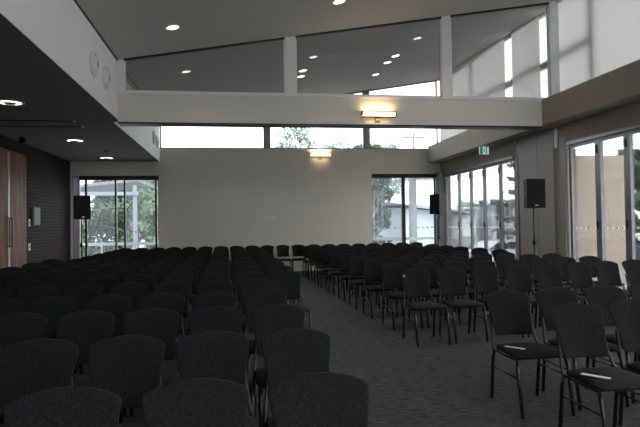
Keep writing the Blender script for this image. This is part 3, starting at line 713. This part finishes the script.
# car
def car(x, y, rz, m, label):
    c = empty('car', (x, y, -.85), rz, label, 'car')
    c.scale = (1, 1, 1)
    prof = [(-2.1, .35), (-2.15, .75), (-1.95, .95), (-1.35, 1.02), (-.75, 1.42), (.55, 1.46), (1.35, 1.05), (2.05, .98), (2.15, .6), (2.1, .35)]
    MB().poly_prism([(a, -.8, z) for a, z in prof], (0, 1.6, 0)).build('body', m, c)
    gl = [(-1.2, 1.04), (-.72, 1.36), (.5, 1.40), (1.15, 1.07)]
    for s_ in (-.815, .80): MB().poly_prism([(a, s_, z) for a, z in gl], (0, .015, 0)).build('side_window', M['carglass'], c)
    for a in (-1.3, 1.35):
        for s_ in (-.82, .64): MB().lathe([(.31, 0), (.31, .18)], (a, s_, .31), 'y', 20).build('wheel', M['tyre'], c)
car(13.1, 27.2, .12, M['car'], 'silver car parked outside the far glass doors')
car(14.3, 18.6, 1.2, M['tyre'], 'dark car at the frame edge behind the nearer glass doors')

# seated person outside the window
def person():
    t = empty('person', (-3.70, 24.2, -.22), 0, 'seated person with dark hair and white top outside the timber-side window', 'person')
    J = {'pel': (0, 0, .62), 'waist': (.02, 0, .80), 'chest': (.03, 0, 1.02), 'neck': (.0, 0, 1.20), 'nk2': (-.02, 0, 1.27),
         'hipL': (0, -.10, .60), 'hipR': (0, .10, .60), 'knL': (-.44, -.13, .62), 'knR': (-.44, .13, .62), 'anL': (-.46, -.13, .12), 'anR': (-.46, .13, .12), 'toL': (-.64, -.14, .06), 'toR': (-.64, .14, .06),
         'shL': (.02, -.18, 1.13), 'shR': (.02, .18, 1.13), 'elL': (-.06, -.24, .86), 'elR': (-.06, .24, .86), 'wrL': (-.28, -.16, .76), 'wrR': (-.28, .16, .76), 'haL': (-.36, -.13, .74), 'haR': (-.36, .13, .74)}
    R_ = {'pel': .14, 'waist': .125, 'chest': .14, 'neck': .065, 'nk2': .055, 'hipL': .10, 'hipR': .10, 'knL': .062, 'knR': .062, 'anL': .042, 'anR': .042, 'toL': .03, 'toR': .03,
          'shL': .065, 'shR': .065, 'elL': .042, 'elR': .042, 'wrL': .028, 'wrR': .028, 'haL': .022, 'haR': .022}
    E_ = [('pel', 'waist'), ('waist', 'chest'), ('chest', 'neck'), ('neck', 'nk2'), ('pel', 'hipL'), ('pel', 'hipR'), ('hipL', 'knL'), ('hipR', 'knR'), ('knL', 'anL'), ('knR', 'anR'), ('anL', 'toL'), ('anR', 'toR'),
          ('chest', 'shL'), ('chest', 'shR'), ('shL', 'elL'), ('shR', 'elR'), ('elL', 'wrL'), ('elR', 'wrR'), ('wrL', 'haL'), ('wrR', 'haR')]
    ks = list(J)
    # fingers
    for s_, w in ((-1, 'haL'), (1, 'haR')):
        b0 = Vector(J[w])
        for q in range(4):
            n1, n2 = w+'f%d' % q, w+'g%d' % q
            J[n1] = tuple(b0+Vector((-.05, (q-1.5)*.018, -.005))); J[n2] = tuple(b0+Vector((-.085+abs(q-1.5)*.006, (q-1.5)*.02, -.03)))
            R_[n1] = .009; R_[n2] = .008; E_ += [(w, n1), (n1, n2)]
        J[w+'t'] = tuple(b0+Vector((-.02, -s_*.045, -.01))); R_[w+'t'] = .010; E_.append((w, w+'t'))
    ks = list(J)
    me = bpy.data.meshes.new('body'); me.from_pydata([J[k] for k in ks], [(ks.index(a), ks.index(b)) for a, b in E_], [])
    o = bpy.data.objects.new('body', me); COL.objects.link(o); o.parent = t; me.materials.append(M['skin'])
    mo = o.modifiers.new('skin', 'SKIN'); sv = me.skin_vertices[0].data
    for i, k in enumerate(ks): sv[i].radius = (R_[k], R_[k]); sv[i].use_root = (k == 'pel')
    mo.use_smooth_shade = True; o.modifiers.new('sub', 'SUBSURF').levels = 1
    o.modifiers['sub'].render_levels = 1
    # head
    bm = bmesh.new(); bmesh.ops.create_icosphere(bm, subdivisions=3, radius=1)
    for v_ in bm.verts:
        c = v_.co; x, y, z = c.x*.10, c.y*.078, c.z*.12
        if c.z < -.2: x *= 1-.25*(-c.z-.2); y *= 1-.35*(-c.z-.2)
        if c.x < -.9 and abs(c.z) < .3: x -= .022*(1-abs(c.z+.1)/.4)
        v_.co = (x-.03, y, z+1.40)
    hd = MB(); hd.bm.free(); hd.bm = bm; hd.build('head', M['skin'], t, True)
    bm = bmesh.new(); bmesh.ops.create_icosphere(bm, subdivisions=3, radius=1)
    for v_ in bm.verts:
        c = v_.co; x, y, z = c.x*.125+.02, c.y*.098, c.z*.13
        if c.x < -.35 and c.z < .45: x = -.05
        v_.co = (x-.03, y, z+1.425+(-.03 if c.z < -.5 else 0))
    hd = MB(); hd.bm.free(); hd.bm = bm; hd.build('hair', M['hair'], t, True)
    # shirt: skin again, larger
    def cloth(name, keys, grow, m):
        idx = {k: i for i, k in enumerate(keys)}
        me = bpy.data.meshes.new(name); me.from_pydata([J[k] for k in keys], [(idx[a], idx[b]) for a, b in E_ if a in idx and b in idx], [])
        o = bpy.data.objects.new(name, me); COL.objects.link(o); o.parent = t; me.materials.append(m)
        mo = o.modifiers.new('skin', 'SKIN'); sv = me.skin_vertices[0].data
        for k in keys: sv[idx[k]].radius = (R_[k]*grow+.008,)*2; sv[idx[k]].use_root = (k == 'pel')
        mo.use_smooth_shade = True; s_ = o.modifiers.new('sub', 'SUBSURF'); s_.levels = 1; s_.render_levels = 1
    cloth('shirt', ['pel', 'waist', 'chest', 'neck', 'shL', 'shR', 'elL', 'elR'], 1.08, M['shirt'])
    cloth('trousers', ['pel', 'hipL', 'hipR', 'knL', 'knR', 'anL', 'anR'], 1.06, M['trousers'])
    bench = empty('garden_bench', (-3.70, 24.2, -.22), 0, 'grey bench under the seated person outside the window', 'bench')
    MB().box(-.22, .28, -.7, .7, .40, .445, .008).build('seat', M['ext_grey'], bench)
    for sx in (-.17, .22):
        for sy in (-.6, .6): MB().box(sx-.03, sx+.03, sy-.03, sy+.03, 0, .40).build('leg', M['ext_grey'], bench)
person()

# ------------------------------------------------------------ light
w = bpy.data.worlds.new('sky'); S.world = w; w.use_nodes = True; nt = w.node_tree
bg = nt.nodes['Background']
tc = nt.nodes.new('ShaderNodeTexCoord'); nz = nt.nodes.new('ShaderNodeTexNoise'); nz.inputs['Scale'].default_value = 2.5; nz.inputs['Detail'].default_value = 5
nt.links.new(tc.outputs['Generated'], nz.inputs['Vector'])
cr = nt.nodes.new('ShaderNodeValToRGB'); cr.color_ramp.elements[0].color = (.80, .87, .97, 1); cr.color_ramp.elements[1].color = (1, 1, 1, 1)
cr.color_ramp.elements[0].position = .35; cr.color_ramp.elements[1].position = .6
nt.links.new(nz.outputs['Fac'], cr.inputs[0]); nt.links.new(cr.outputs[0], bg.inputs[0]); bg.inputs[1].default_value = 1.9
sl = bpy.data.lights.new('overcast_sun', 'SUN'); sl.energy = 1.0; sl.angle = math.radians(70); sl.color = (1, .97, .93)
so = bpy.data.objects.new('overcast_sun', sl); COL.objects.link(so); so.rotation_euler = Vector((-.55, .55, -.75)).to_track_quat('-Z', 'Y').to_euler()
def portal(loc, rot, sx, sy):
    l = bpy.data.lights.new('daylight_portal', 'AREA'); l.shape = 'RECTANGLE'; l.size = sx; l.size_y = sy; l.cycles.is_portal = True
    o = bpy.data.objects.new('daylight_portal', l); COL.objects.link(o); o.location = loc; o.rotation_euler = rot
rx = (0, PI/2, 0)   # -Z -> -X
portal((XR+.3, (D1[0]+D1[1])/2, 1.6), (0, PI/2, 0), 3.1, D1[1]-D1[0])
portal((XR+.3, (D2[0]+D2[1])/2, 1.6), (0, PI/2, 0), 3.1, D2[1]-D2[0])
portal((3.7, YF-.25, 1.8), (PI/2, 0, 0), 5.8, 3.0)
portal((2.3, YF-.25, 4.9), (PI/2, 0, 0), 8.6, 1.6)
portal((XR+.3, (YF+YB)/2, 5.2), (0, PI/2, 0), 2.1, YB-YF)
portal(((WL[0]+WL[1])/2, YB+.3, 1.6), (-PI/2, 0, 0), 2.5, 3.1)
portal(((WR[0]+WR[1])/2, YB+.3, 1.6), (-PI/2, 0, 0), 2.4, 3.1)
portal(((XBL+XR)/2, YB+.3, 5.0), (-PI/2, 0, 0), 9.2, 2.0)

S.view_settings.view_transform = 'Standard'; S.view_settings.look = 'None'; S.view_settings.gamma = 1
S.view_settings.use_curve_mapping = False; S.view_settings.exposure = 1.72
try:
    S.cycles.use_denoising = True; S.cycles.max_bounces = 10; S.cycles.diffuse_bounces = 6; S.cycles.transparent_max_bounces = 16; S.cycles.sample_clamp_indirect = 4
except Exception: pass
